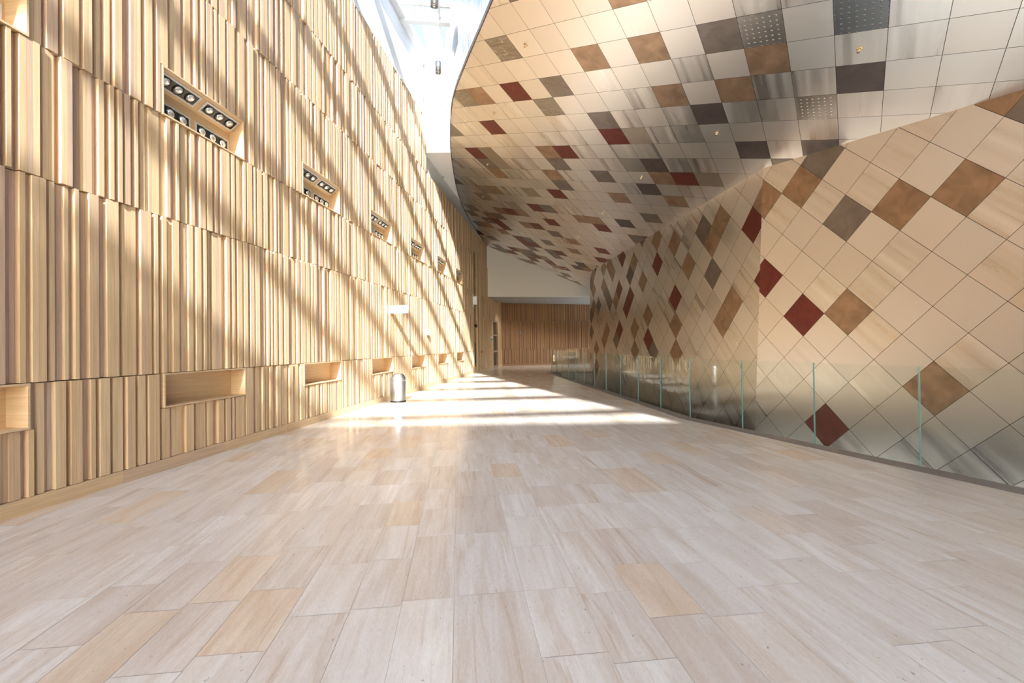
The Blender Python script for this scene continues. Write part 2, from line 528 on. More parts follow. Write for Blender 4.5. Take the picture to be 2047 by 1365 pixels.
# ------------------------------------------------------------------ metal cladding from its real 0.62 m grid
TS = 0.618
LAT = {
    'ceil': ([2.83375, 12.2033, 9.04041], [0.72725, -0.63549, -0.27025], [0.57363, 0.77075, -0.26674]),
    'near': ([10.64973, 12.40593, 5.83634], [0.24933, -0.65793, -0.71069], [-0.24847, 0.66247, -0.70659]),
    'far': ([8.99686, 17.67415, 4.38881], [0.06457, -0.7277, -0.70711], [0.07868, -0.68917, 0.69731])}
KIND = {
'ceil':{'G':[(-3,-2),(-4,2),(-3,4),(2,1),(4,6),(-12,7),(-7,7),(-8,9),(-17,9),(-5,8),(3,7),(-11,12),(-17,14),(-19,15),(-21,16),(-22,19),(-13,16),(-15,18),(-24,22),(-23,22),(-18,20),(-16,20),(-16,21),(-4,12),(-6,15),(-18,26),(-8,20),(-5,16),(-10,22)],'W':[(-5,0),(-9,2),(-5,3),(-12,4),(-11,6),(-11,7),(-14,12)],'B':[(-2,1),(-8,2),(0,-1),(0,1),(3,2),(0,3),(2,3),(-12,8),(-7,6),(-8,8),(-14,10),(-2,8),(-14,13),(-20,14),(-18,14),(-19,17),(-15,15),(-12,17),(-20,21),(-18,22),(-5,10),(-2,10),(-8,13),(-7,19),(2,-4),(7,-3)],'R':[(-6,2),(-3,5),(-9,4),(-12,6),(-6,6),(-1,8),(-9,10),(-12,12),(-18,18),(-15,20),(-20,23),(-8,14),(-10,18),(-18,23),(4,-5)],'P':[(-2,-1),(-3,0),(-5,1),(-7,0),(2,0),(1,1),(0,2),(1,3),(-1,1),(-2,3),(-1,4),(4,1),(4,2),(6,4),(7,3),(7,1),(5,5),(-8,4),(-6,4),(0,6),(-3,8),(-4,5),(1,5),(3,5),(1,7)],'D':[(3,1),(4,4),(-3,7)],'K':[(1,4),(5,3),(-2,7),(-3,9),(2,6),(-6,13),(-14,22),(-15,23),(-18,29)],'T':[(-2,5),(0,8),(-15,10),(-11,10),(-16,11),(-19,13)],'E':[(5,1)]},
'near':{'G':[(-2,1),(0,2)],'B':[(-2,2),(1,1),(2,0),(1,-2),(-3,3),(2,4),(5,4)],'P':[(-1,1),(1,0),(-1,3),(1,2),(-1,4),(-1,0),(1,3),(3,2),(5,2),(3,3),(4,3),(2,5),(3,5),(0,5),(5,5),(4,6),(6,4),(3,8),(6,3)],'R':[(-1,5),(1,5),(4,7)]},
'far':{'B':[(-16,-14),(-14,-12),(-12,-11),(-9,-8),(-7,-8),(-10,-12),(-13,-13),(-15,-15),(-14,-16),(-6,-11),(-5,-12),(-5,-9),(-10,-15),(-11,-18),(0,1),(-2,-1),(-2,-2),(-3,-4),(-5,-4),(-7,-5),(1,-3),(1,-4),(-2,-7),(-1,-8)],'R':[(-11,-9),(-10,-11),(-8,-10),(-8,-11),(-8,-13),(-4,-10),(0,0),(2,-1),(-6,-6),(-3,-6)],'K':[(-9,-9)],'G':[(-12,-9),(-9,-6),(-12,-13),(-13,-15),(-8,-14),(-3,-10),(-13,-18),(-3,-2),(-1,-3)]}}


def lat(k):
    O, U, V = [np.array(q) * TS for q in LAT[k]]
    O = O + np.array([0, 0, EYE])
    n = np.cross(U, V); n /= np.linalg.norm(n)
    if n[2] < 0 and k == 'ceil': n = -n
    if n[0] < 0 and k != 'ceil': n = -n
    return O, U, V, n            # n points away from the room


def plane(k):
    O, U, V, n = lat(k)
    return n, float(n @ O)


def clip(poly, hs):
    for n, d in hs:
        out = []
        m = len(poly)
        for i in range(m):
            a, b = poly[i], poly[(i + 1) % m]
            da, db = n @ a[0] - d, n @ b[0] - d
            if da <= 0: out.append(a)
            if (da < 0) != (db < 0) and abs(da - db) > 1e-12:
                t = da / (da - db)
                out.append((a[0] + (b[0] - a[0]) * t, a[1] + (b[1] - a[1]) * t))
        poly = out
        if len(poly) < 3: return []
    return poly


def vplane(a, b, inside):
    a = np.array(a, float); b = np.array(b, float)
    t = b - a; n = np.array([-t[1], t[0], 0.0]); n /= np.linalg.norm(n)
    d = n[:2] @ a
    if n[:2] @ np.array(inside, float) > d: n, d = -n, -d
    return n, float(d)


def cladding(mb, k, pieces, rngu, rngv, gap=0.0035, lift=0.012, swap=False):
    O, U, V, n = lat(k)
    kd = {}
    for c, L in KIND[k].items():
        for q in L: kd[q] = c
    r = random.Random(11)
    g = gap / TS
    for i in range(*rngu):
        for j in range(*rngv):
            c = kd.get((i, j))
            seen = (k == 'ceil' and j > -2) or k != 'ceil'
            x = r.random(); tint = 1 - 0.07 * r.random(); w = 1 - 0.03 * r.random()
            if c is None:
                c = 'P' if x < 0.42 else 'S'
                if (k == 'ceil' and (j < -2 or j > 12 or i > 8)) or (k == 'near' and i - j > 3) or (k == 'far' and i < -9):
                    y = r.random()
                    if y < 0.06: c = 'B'
                    elif y < 0.10: c = 'G'
                    elif y < 0.14: c = 'R'
            for hs in pieces:
                quad = []
                for (a, b) in ((i + g, j + g), (i + 1 - g, j + g), (i + 1 - g, j + 1 - g), (i + g, j + 1 - g)):
                    quad.append((O + U * a + V * b - n * lift, np.array([b, a] if swap else [a, b])))
                q = clip(quad, hs)
                if len(q) >= 3:
                    pts = [p[0] for p in q]
                    nn = np.cross(pts[1] - pts[0], pts[2] - pts[0])
                    if nn @ n > 0: q = q[::-1]
                    mb.poly([p[0] for p in q], CK.index(c), (tint, tint * w, tint * w * w), [tuple(p[1]) for p in q])
    # backing sheet
    for hs in pieces:
        a0, a1 = rngu; b0, b1 = rngv
        quad = [(O + U * a + V * b, np.zeros(2)) for a, b in ((a0, b0), (a1, b0), (a1, b1), (a0, b1))]
        q = clip(quad, hs)
        if len(q) >= 3: mb.poly([p[0] for p in q], len(CK), (1, 1, 1))


nN, dN = plane('near'); nF, dF = plane('far'); nC, dC = plane('ceil')
# corner where the two walls meet (a vertical line), then a vertical plane through it bisecting them
A2 = np.array([[nN[0], nN[1]], [nF[0], nF[1]]])
z_mid = 2.5
CP = np.linalg.solve(A2, np.array([dN - nN[2] * z_mid, dF - nF[2] * z_mid]))
CQ = np.linalg.solve(A2, np.array([dN - nN[2] * 5.5, dF - nF[2] * 5.5]))
ld = np.array([CQ[0] - CP[0], CQ[1] - CP[1], 3.0])
pn = np.cross(ld, np.array([10.0, 2.2, 0.0])); pn /= np.linalg.norm(pn)
pd = float(pn @ np.array([CP[0], CP[1], 2.5]))
if pn @ np.array([CP[0] + 3, CP[1] - 8, 2.5]) > pd: pn, pd = -pn, -pd
near_side = (pn, pd)
far_side = (-near_side[0], -near_side[1])
FARY = 24.3
ZB = -4.2
EDGEPTS = [(8.6, -14.0), (7.0, -10.2), (5.45, -6.6), (4.1, -3.55), (3.0, -1.05), (2.05, 1.5), (1.2, 3.9), (0.45, 6.15), (-0.28, 8.36), (-1.02, 10.63), (-1.54, 12.4),
           (-1.87, 14.4), (-2.07, 16.13), (-2.26, 19.04), (-2.25, 21.43), (-1.95, 24.5), (-1.36, 27.9)]


def smooth_pts(P, k=4):
    out = []
    for i in range(len(P) - 1):
        p0 = np.array(P[max(i - 1, 0)]); p1 = np.array(P[i]); p2 = np.array(P[i + 1]); p3 = np.array(P[min(i + 2, len(P) - 1)])
        for j in range(k):
            t = j / k
            out.append(0.5 * ((2 * p1) + (-p0 + p2) * t + (2 * p0 - 5 * p1 + 4 * p2 - p3) * t * t + (-p0 + 3 * p1 - 3 * p2 + p3) * t ** 3))
    out.append(np.array(P[-1]))
    return out




def left_hull(P):
    out = []
    for p in P:
        while len(out) >= 2:
            a, b = out[-2], out[-1]
            if (b[0] - a[0]) * (p[1] - a[1]) - (b[1] - a[1]) * (p[0] - a[0]) >= -1e-9: out.pop()
            else: break
        out.append(np.array(p, float))
    return out


EP = left_hull(smooth_pts(EDGEPTS))


def zceil(x, y): return (dC - nC[0] * x - nC[1] * y) / nC[2]


# convex hull side planes of the curved edge
edge_planes = []
for a, b in zip(EDGEPTS, EDGEPTS[1:]): edge_planes.append(vplane(a, b, (4.0, 14.0)))
fas_a, fas_b = (-1.45, 27.55), (5.5, 28.3)
fas = vplane(fas_a, fas_b, (3, 10))
ep_s = [vplane(a, b, (4.5, 13.0)) for a, b in zip(EP, EP[1:])]
mb = MB()
ylow = (np.array([0, -1.0, 0]), 13.5)
common = ep_s + [(fas[0], fas[1] - 0.0), ylow]
cladding(mb, 'ceil', [common + [(nN, dN), near_side], common + [(nF, dF), far_side, (np.array([0, 1.0, 0]), FARY)],
                      common + [(np.array([0, -1.0, 0]), -FARY), (np.array([1.0, 0, 0]), 7.8)]], (-48, 30), (-40, 40))
struct(mb.build('ceiling_cladding', CMATS, weld=False))
mb = MB()
bot = (np.array([0, 0, -1.0]), -ZB)
cladding(mb, 'near', [[(nC, dC), near_side, bot, ylow]], (-30, 26), (-12, 40), swap=True)
struct(mb.build('wall_right', CMATS, weld=False))
mb = MB()
cladding(mb, 'far', [[(nC, dC), far_side, bot, (np.array([0, 1.0, 0]), FARY)]], (-28, 22), (-26, 14), swap=True)
# rounded return at the far end of the wall
xe = (dF - nF[1] * FARY) / nF[0]
R0 = 0.25
prev = None
for k in range(9):
    t = k / 8 * math.pi / 2
    p = (xe + R0 - R0 * math.cos(t) , FARY + R0 * math.sin(t))
    if prev is not None:
        zt = zceil(*p) + 0.02
        ox = lambda z: -nF[2] * z / nF[0] - 0.012
        mb.poly([(prev[0] + ox(ZB), prev[1], ZB), (prev[0] + ox(zt), prev[1], zt), (p[0] + ox(zt), p[1], zt), (p[0] + ox(ZB), p[1], ZB)], CK.index('T'), (1, .98, .95), smooth=True)
    prev = p
mb.poly([(prev[0], prev[1], ZB), (prev[0], prev[1], 6), (8.5, prev[1], 6), (8.5, prev[1], ZB)], CK.index('T'), (1, .98, .95))
struct(mb.build('wall_right_far', CMATS, weld=False))

# edge trim and the upstand of the metal volume inside the skylight shaft
mb = MB()
for a, b in zip(EP, EP[1:]):
    za, zb = zceil(*a), zceil(*b)
    t = (b - a) / np.linalg.norm(b - a); nn = np.array([-t[1], t[0]]) * 1.0
    if nn @ (np.array([4.5, 13]) - a) > 0: nn = -nn
    oa, ob = a + nn * 0.02, b + nn * 0.02
    for z_a, z_b, pa, pb, qa, qb in ((-.025, .07, oa, ob, oa, ob),):
        mb.poly([(oa[0], oa[1], za - .03), (ob[0], ob[1], zb - .03), (ob[0], ob[1], zb + .07), (oa[0], oa[1], za + .07)], 0)
        mb.poly([(a[0], a[1], za - .03), (b[0], b[1], zb - .03), (ob[0], ob[1], zb - .03), (oa[0], oa[1], za - .03)], 0)
        mb.poly([(a[0], a[1], za - .03), (a[0], a[1], za + .05), (b[0], b[1], zb + .05), (b[0], b[1], zb - .03)], 0)
struct(mb.build('trim_1', [DARKB]))
mb = MB()
acc = 0; r = random.Random(5)
pts_up = [p for p in EP if p[1] < 15.9]
Ls = [0]
for a, b in zip(pts_up, pts_up[1:]): Ls.append(Ls[-1] + float(np.linalg.norm(b - a)))
tot = Ls[-1]


def at_len(s):
    s = min(max(s, 0), tot)
    for i in range(len(Ls) - 1):
        if s <= Ls[i + 1]:
            t = (s - Ls[i]) / (Ls[i + 1] - Ls[i]); return pts_up[i] * (1 - t) + pts_up[i + 1] * t
    return pts_up[-1]


ns = int(tot / (TS))
for i in range(ns + 1):
    s0, s1 = tot * i / (ns + 1), tot * (i + 1) / (ns + 1)
    z = 0.0
    for j in range(9):
        z0, z1 = 6.0 + j * 0.62, 6.0 + (j + 1) * 0.62
        c = 'P' if r.random() < .35 else 'S'
        x = r.random()
        if x < .05: c = 'G'
        tn = 1 - .06 * r.random()
        a, b = at_len(s0 + .004), at_len(s1 - .004)
        la, lb = max(z0 + .004, zceil(*a) + .05), max(z0 + .004, zceil(*b) + .05)
        h = min(z1 - .004, ROOF)
        if h > max(la, lb):
            mb.poly([(a[0], a[1], la), (b[0], b[1], lb), (b[0], b[1], h), (a[0], a[1], h)], CK.index(c), (tn, tn, tn), [(i, j), (i + 1, j), (i + 1, j + 1), (i, j + 1)], smooth=False)
for a, b in zip(pts_up, pts_up[1:]):
    d = np.array([.01, 0])
    mb.poly([(a[0] + .012, a[1], zceil(*a) + .03), (b[0] + .012, b[1], zceil(*b) + .03), (b[0] + .012, b[1], ROOF), (a[0] + .012, a[1], ROOF)], len(CK))
struct(mb.build('wall_shaft_metal', CMATS, weld=False))

# ------------------------------------------------------------------ white shaft end, soffits, fascia, roof
XE = FL(END, -0.3, 0)
YE = XE[1]
mb = MB()
mb.box(XE[0], 8.0, YE, YE + 0.3, 8.23, ROOF + .3)
struct(mb.build('wall_shaft_end', [WHITE]))
mb = MB()
mb.box(-6.5, 8.5, YE + .02, 29.0, 8.232, 8.6)
struct(mb.build('ceiling_white', [WHITE]))
mb = MB()
fa, fb = np.array([-1.9, 27.5]), np.array([7.5, 28.5])
ft = (fb - fa) / np.linalg.norm(fb - fa)


def FF(s, d, z):
    p = fa + ft * s + np.array([-ft[1], ft[0]]) * d
    return (p[0], p[1], z)


mb.box(0.2, 9.3, 0, .2, 4.40, 8.6, 0, (1, 1, 1), FF)
struct(mb.build('wall_fascia', [WHITE]))
mb = MB()
mb.box(-0.3, 9.3, 0.02, 7.5, 4.405, 4.6, 0, (1, 1, 1), FF)
struct(mb.build('ceiling_back', [plain('shaded_soffit', (.40, .42, .41), .7)]))  # grey colour paints in the shade of the unlit soffit
mb = MB()
mb.box(7.9, 8.2, 24.3, 25.5, -4.3, 8.6); mb.box(7.9, 8.2, 25.5, 36, -4.3, .3); mb.box(7.9, 8.2, 25.5, 36, 2.4, 8.6)
mb.box(5.2, 8.2, 24.5, 24.7, -4.3, 8.6)
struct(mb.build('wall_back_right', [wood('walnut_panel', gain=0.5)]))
mb = MB()
mb.box(8.0, 8.03, 25.5, 36, .3, 2.4)  # window added out of view as fill light for the back area
struct(mb.build('window_fill_right', [SKYG]))
mb = MB()
mb.box(-9, 16, -16, -11.2, ROOF, ROOF + .3)
struct(mb.build('ceiling_rear', [WHITE]))
mb = MB()
mb.box(-9, 17, -14.2, -13.6, 7.3, ROOF + .3); mb.box(-9, 17, -14.2, -13.6, -4.3, 0)
mb.box(-9, -6.0, -14.2, -13.6, 0, 7.3); mb.box(9.0, 17, -14.2, -13.6, 0, 7.3)
struct(mb.build('wall_rear', [WHITE]))
mb = MB(); mb.box(-6.0, 9.0, -13.92, -13.90, 0, 7.3)  # glazed wall added behind the camera to fill the hall with daylight
struct(mb.build('window_fill_rear', [SKYG]))
mb = MB()
for k in range(7):
    mb.box(-6.04 + k * 2.5, -5.96 + k * 2.5, -14.0, -13.8, 0, 7.3)
for z in (.04, 2.5, 5.0, 7.24):
    mb.box(-6.0, 9.0, -13.99, -13.81, z - .04, z + .04)
struct(mb.build('window_fill_rear_frame', [STEEL]))  # frame of the added rear glazing
mb = MB()
mb.poly([(7.5, -14, 5.2), (7.5, -14, ROOF), (17, -14, ROOF), (17, -14, 1)], 0)
mb.box(14.6, 14.9, -14.2, -11, -4.3, ROOF)
struct(mb.build('wall_right_rear', [WHITE]))

# skylight: glazing, cross beams, glazing bars
G = math.radians(6.65)
bd = np.array([math.cos(G), math.sin(G)])
mb = MB()
mb.box(-7.0, 9.0, -11.2, YE + .1, ROOF + .02, ROOF + .045)
struct(mb.build('window_1', [SKYG]))
mb = MB()


def FB(y0):
    def f(a, b, z):
        p = np.array([-2.9, y0]) + bd * a + np.array([-bd[1], bd[0]]) * b
        return (p[0], p[1], z)
    return f


YB = [13.72 - 2.95 * k for k in range(9)]
for y0 in YB:
    mb.box(-5, 9, -.08, .08, 11.26, ROOF + .01, 0, (1, 1, 1), FB(y0))
    mb.box(-5, 9, -.52, -.44, 11.44, ROOF + .01, 0, (1, 1, 1), FB(y0))
for o in (0.62, 1.95, 3.6, 5.6):
    a0 = np.array([-2.9 + o * 1.0, YE]); dd = np.array([-math.sin(math.radians(5.2)), math.cos(math.radians(5.2))]) * -1
    p = a0 - 0; q = a0 + dd * 28
    t = (q - p) / np.linalg.norm(q - p); nn = np.array([-t[1], t[0]]) * .04
    for (za, zb) in ((11.42, ROOF + .01),):
        P = [p - nn, p + nn, q + nn, q - nn]
        mb.poly([(x, y, za) for x, y in P]); mb.poly([(x, y, zb) for x, y in P])
        for i in range(4):
            a, b = P[i], P[(i + 1) % 4]
            mb.poly([(a[0], a[1], za), (b[0], b[1], za), (b[0], b[1], zb), (a[0], a[1], zb)])
mb.box(-18, END, -0.02, .16, ROOF - .22, ROOF + .01, 0, (1, 1, 1), FL)
struct(mb.build('window_1_frame', [WHITE2]))

# ------------------------------------------------------------------ floor
TH = math.radians(-6.65)
tv = np.array([math.sin(TH), math.cos(TH)]); tu = np.array([tv[1], -tv[0]])
RK = np.array([3.433, 8.84])                         # kink of the balustrade
RE = np.array([2.03, 23.72])                         # its far end
RS = RK + np.array([0.3175, -0.9482]) * 24.0         # far behind the camera
HS_A = vplane(RK, RS, (0, 0)); HS_B = vplane(RK, RE, (0, 14))
mb = MB()
r = random.Random(21)
left_hs = vplane(LA, LB, (0, 5))
left2 = vplane(WA, WB, (3, 28))
back_hs = vplane(BA, BBp, (0, 20))
kl = vplane(RK, RK + np.array([10.0, 1.5]), (3, 0)); ku = (-kl[0], -kl[1])
fe = (np.array([0, 1.0, 0]), RE[1] + .0)
pieces = [[(left_hs[0], left_hs[1] + .02), HS_A, kl, ylow],
          [(left_hs[0], left_hs[1] + .02), HS_B, ku, fe],
          [(-fe[0], -fe[1]), (left2[0], left2[1] + .4), (left_hs[0], left_hs[1] + .5), (np.array([1.0, 0, 0]), 8.0), (back_hs[0], back_hs[1] + .02)]]
v = -14.0
uu = -0.0435 - 0.30 * 1
us = [-0.335 - 0.0]
rows = [(-0.335, -0.0435), (-0.0435, 0.363), (0.363, 0.683), (-0.613, -0.335)]
a = 0.683
while a < 13.5:
    w = r.choice([0.29, 0.30, 0.41, 0.32, 0.29]); rows.append((a, a + w)); a += w
a = -0.613
while a > -9:
    w = r.choice([0.29, 0.30, 0.41, 0.32, 0.29]); rows.append((a - w, a)); a -= w
for (a, b) in rows:
    v = -15 - r.random()
    L = 0.87 if b - a > .38 else 0.58
    while v < 37:
        LL = L * r.choice([1, 1, 1, 1.0, 1.5]) if L < .8 else L
        x = r.random()
        tone = r.random() * .75 if x < .8 else .75 + .25 * r.random()
        if x > .94: tone = 1.0
        col = (tone, r.random(), r.random())
        g = .0012
        q4 = []
        for (p, q) in ((a + g, v + g), (b - g, v + g), (b - g, v + LL - g), (a + g, v + LL - g)):
            P = tu * p + tv * q
            q4.append((np.array([P[0], P[1], 0.0]), np.array([p, q])))
        for hs in pieces:
            q = clip(q4, hs)
            if len(q) >= 3: mb.poly([p[0] for p in q], 0, col, [tuple(p[1]) for p in q])
        v += LL
base = [(np.array([x, y, -.0015]), np.zeros(2)) for x, y in ((-12, -15), (16, -15), (16, 40), (-12, 40))]
for hs in pieces:
    q = clip(base, hs)
    if len(q) >= 3: mb.poly([p[0] for p in q], 1)
struct(mb.build('floor', [STONE, GROUT], weld=False))
mb = MB()
mb.box(-9, 17, -14.5, 36, ZB - .2, ZB)
struct(mb.build('floor_lower', [plain('lower_stone', (.78, .77, .75), .5)]))


def off_line(P, d):
    P = [np.array(p) for p in P]
    out = []
    for i, p in enumerate(P):
        t = (P[min(i + 1, len(P) - 1)] - P[max(i - 1, 0)]); t /= np.linalg.norm(t)
        out.append(p + np.array([t[1], -t[0]]) * d)
    return out


def strip(mb, path, d0, d1, z0, z1, m=0):
    A = off_line(path, d0); B = off_line(path, d1)
    for i in range(len(path) - 1):
        a0, a1, b0, b1 = A[i], A[i + 1], B[i], B[i + 1]
        mb.poly([(*a0, z1), (*a1, z1), (*b1, z1), (*b0, z1)], m)
        mb.poly([(*a0, z0), (*a0, z1), (*a1, z1), (*a1, z0)], m)
        mb.poly([(*b0, z0), (*b0, z1), (*b1, z1), (*b1, z0)], m)
        mb.poly([(*a0, z0), (*a1, z0), (*b1, z0), (*b0, z0)], m)


path = [RS, RK, RE]
mb = MB()
strip(mb, path, -0.22, 0.035, -0.35, 0.006)
strip(mb, [RE + np.array([0.05, 0.0]), np.array([5.0, RE[1] + .4])], -0.05, 0.06, -0.35, 0.006)
struct(mb.build('trim_2', [STEEL]))
mb = MB()
strip(mb, path, -0.3, 0.02, ZB, -0.02)
mb.box(RE[0] - .3, 8.5, RE[1] + .08, RE[1] + .4, ZB, -.02)
struct(mb.build('wall_void', [plain('void_render', (.22, .20, .18), .6)]))

# ------------------------------------------------------------------ glass balustrade, one object per pane
GP = {}
paneN = []
A_ = [RK + (RS - RK) / np.linalg.norm(RS - RK) * 1.275 * k for k in range(12)]
B_ = [RK + (RE - RK) * k / 11 for k in range(12)]
segs = [(A_[k + 1], A_[k], 'A', k) for k in range(11)] + [(B_[k], B_[k + 1], 'B', k) for k in range(11)]
ordn = ['first', 'second', 'third', 'fourth', 'fifth', 'sixth', 'seventh', 'eighth', 'ninth', 'tenth', 'eleventh', 'twelfth', 'thirteenth', 'fourteenth', 'fifteenth']
for a, b, w, k in segs:
    L = float(np.linalg.norm(b - a)); t = (b - a) / L
    nrm = np.array([t[1], -t[0]])
    o0 = a + nrm * 0.0
    mb = MB()
    P = []
    for (s, d, z) in ((.006, 0, 0), (L - .006, 0, 0), (L - .006, .017, 0), (.006, .017, 0), (.006, 0, 1), (L - .006, 0, 1), (L - .006, .017, 1), (.006, .017, 1)):
        q = o0 + t * s + nrm * d
        P.append((q[0], q[1], 0.008 if z == 0 else 1.15))
    for kk, q in enumerate(((0, 3, 2, 1), (4, 5, 6, 7), (0, 1, 5, 4), (1, 2, 6, 5), (2, 3, 7, 6), (3, 0, 4, 7))):
        mb.poly([P[i] for i in q], 1 if kk in (3, 5) else 0)
    o = mb.build('glass_panel', [GLASS, EDGE], loc=(float(a[0]), float(a[1]), 0.008))
    if w == 'A':
        if k == 0: lb = 'clear glass balustrade pane just right of the bend, nearest pane before the railing angles away'
        elif k <= 3: lb = 'clear glass balustrade pane, %s one right of the bend in the railing' % ordn[k]
        else: lb = 'clear glass balustrade pane beyond the right edge of the view'
    else:
        if k == 0: lb = 'clear glass balustrade pane directly beyond the bend in the railing'
        elif k == 10: lb = 'last and farthest clear glass balustrade pane by the dark back wall'
        elif k >= 6: lb = 'clear glass balustrade pane, %s one before the far end of the railing' % ordn[10 - k]
        else: lb = 'clear glass balustrade pane, %s one beyond the bend in the railing' % ordn[k]
    tag(o, lb, 'glass panel', 'glass balustrade panes')
# unseen fill lamps added under the upper floor edge to brighten the level below
for k in range(7):
    q = RK + (RS - RK) / 24.0 * (k * 2.4 - 2.0) if k > 0 else RK + (RE - RK) * .12
    root = empty('under_edge_fill_lamp', 'small round fill lamp added out of view on the hidden wall below the floor edge, over the level beneath', 'lamp', (q[0] + .25, q[1], -1.3), 0, 'added fill lamps under the floor edge')
    mb = MB(); mb.lathe([(0, .06), (.06, .06), (.06, -.02), (.05, -.02), (.045, .01), (0, .01)], 20); mb.build('lamp_body', [BLACK], parent=root)
    mb = MB(); mb.box(-.24, -.05, -.015, .015, .02, .05); mb.build('arm', [BLACK], parent=root)
    ld_ = bpy.data.lights.new('beam', 'SPOT'); ld_.energy = 330; ld_.spot_size = math.radians(96); ld_.spot_blend = .5
    ld_.color = (.94, .98, 1.0); ld_.shadow_soft_size = .05
    lo = bpy.data.objects.new('beam', ld_); COL.objects.link(lo); lo.parent = root; lo.location = (0, 0, -.04)
# pane closing the far end
mb = MB()
mb.box(RE[0] + .12, RE[0] + 1.5, RE[1] + .02, RE[1] + .037, .008, 1.15)
tag(mb.build('glass_panel', [GLASS], loc=(RE[0] + .12, RE[1] + .02, .008)), 'clear glass pane turning across the far end of the balustrade', 'glass panel', 'glass balustrade panes')
mb = MB()
mb.box(RE[0] + .10, RE[0] + .14, RE[1] - .12, RE[1] - .08, .62, .93)
mb.box(RE[0] + .09, RE[0] + .15, RE[1] - .13, RE[1] - .07, .60, .66)
o = mb.build('door_stop_handle', [BRASS])
o.name = 'pane_clamp'
tag(o, 'small brass clamp on the farthest glass pane', 'clamp')

# ------------------------------------------------------------------ niches
def niche(F, a, b, z0, z1, depth, label, high):
    c = F(a, 0, z0)
    root = empty('wall_niche', label, 'niche', c, 0, 'high lit niches' if high else 'low display niches')
    def part(nm, boxes, m):
        mb = MB()
        for bx in boxes: mb.box(*bx, 0, (rng.random() * .5 + .4, rng.random(), rng.random()), lambda s, d, z: tuple(np.array(F(s, d, z)) - np.array(c)))
        return mb.build(nm, [m], parent=root)
    t = .018
    part('frame', [(a, b, -depth, .062, z0 - t, z0), (a, b, -depth, .062, z1, z1 + t), (a, a + t, -depth, .062, z0, z1), (b - t, b, -depth, .062, z0, z1)], W_HOR)
    if high:
        mb = MB()
        G_ = lambda s, d, z: tuple(np.array(F(s, d, z)) - np.array(c))
        cc = (.6, .3, .5)
        mb.poly([G_(a + t, .060, z1 - .001), G_(b - t, .060, z1 - .001), G_(b - t, -depth, z1 - .17), G_(a + t, -depth, z1 - .17)], 0, cc)
        mb.poly([G_(a + t, .060, z1), G_(b - t, .060, z1), G_(b - t, -depth, z1), G_(a + t, -depth, z1)], 0, cc)
        mb.poly([G_(a + t, -depth, z1), G_(b - t, -depth, z1), G_(b - t, -depth, z1 - .17), G_(a + t, -depth, z1 - .17)], 0, cc)
        mb.build('sloping_top', [W_HOR], parent=root)
    part('back_panel', [(a + t, b - t, -depth - .015, -depth, z0, z1)], W_HOR)
    return root


where = ['cut by the left edge of the photo', 'nearest fully visible one', 'second fully visible one from the left', 'third fully visible one from the left',
         'fourth fully visible one from the left', 'second from the tall door', 'closest to the tall door']
for k, (a, b) in enumerate(NICHES):
    niche(FL, a, b, LOWZ[0], LOWZ[1] - .018, .17, 'low oak display niche in the slatted wall, ' + where[k], False)
    niche(FL, a, b, HIZ[0] + .02, HIZ[1], .17, 'high oak niche holding black spotlights, ' + where[k], True)


def spotlight(facing_down):
    root = bpy.data.objects.new('recessed_spotlight', None); COL.objects.link(root)
    L, Wd = .62, .19
    def P(x, y, z): return (x, y, z)        # x along, y across, z out of the mounting face
    mb = MB()
    fw = .026
    mb.box(0, L, 0, fw, -.002, .008); mb.box(0, L, Wd - fw, Wd, -.002, .008)
    mb.box(0, fw, fw, Wd - fw, -.002, .008); mb.box(L - fw, L, fw, Wd - fw, -.002, .008)
    mb.build('frame', [LGREY], parent=root)
    mb = MB()
    mb.box(fw, L - fw, fw, Wd - fw, -.001, .003)
    mb.build('housing', [BLACK], parent=root)
    for i in range(3):
        cx = fw + (L - 2 * fw) * (i + .5) / 3; cyy = Wd / 2
        mb = MB()
        mb.lathe([(.068, .003), (.073, .010), (.067, .014), (.058, .006)], 20, F=lambda x, y, z: (x + cx, y + cyy, z))
        ring = mb.build('lamp', [BLACK], parent=root)
        mb = MB()
        mb.lathe([(.055, .006), (.050, .018), (.034, .026), (.012, .029), (0, .030)], 20, F=lambda x, y, z: (x + cx, y + cyy, z))
        mb.build('lens', [LENS], parent=ring)
    return root


proto = spotlight(True)
ang = math.atan2(LT[1], LT[0])
first = True
nm7 = ['the high niche cut by the left edge', 'the nearest full high niche', 'the second full high niche', 'the third full high niche', 'the fourth full high niche', 'the high niche second from the tall door', 'the high niche closest to the tall door']
for k, (a, b) in enumerate(NICHES):
    for q in range(2):
        for mode in ('top', 'back'):
            o = proto if first else copy_tree(proto)
            first = False
            s = a + .035 + q * .70
            T = Vector((LT[0], LT[1], 0)); Nn = Vector((LN[0], LN[1], 0)); Z = Vector((0, 0, 1))
            if mode == 'top':
                sl = (Nn * .23 + Z * .17).normalized()
                nz_ = (Nn * .17 - Z * .23).normalized()
                X, Y, ZZ = T, sl, nz_
                base_ = Vector(FL(s, -.17, HIZ[1] - .17)) + sl * .045 + nz_ * .004
                org = base_
                if X.cross(Y).dot(ZZ) < 0: X = -T; org = base_ + T * .62
            else:
                org = Vector(FL(s, -.167, HIZ[0] + .10)); X, Y, ZZ = T, Z, Nn
                if X.cross(Y).dot(ZZ) < 0: X = -T; org = Vector(FL(s + .62, -.167, HIZ[0] + .10))
            o.matrix_world = Matrix(((X.x, Y.x, ZZ.x, org.x), (X.y, Y.y, ZZ.y, org.y), (X.z, Y.z, ZZ.z, org.z), (0, 0, 0, 1)))
            tag(o, 'black spotlight, %s %s of %s' % ('left' if q == 0 else 'right', 'on the top' if mode == 'top' else 'on the back', nm7[k]), 'spotlight', 'three-lamp spotlights in the high niches')

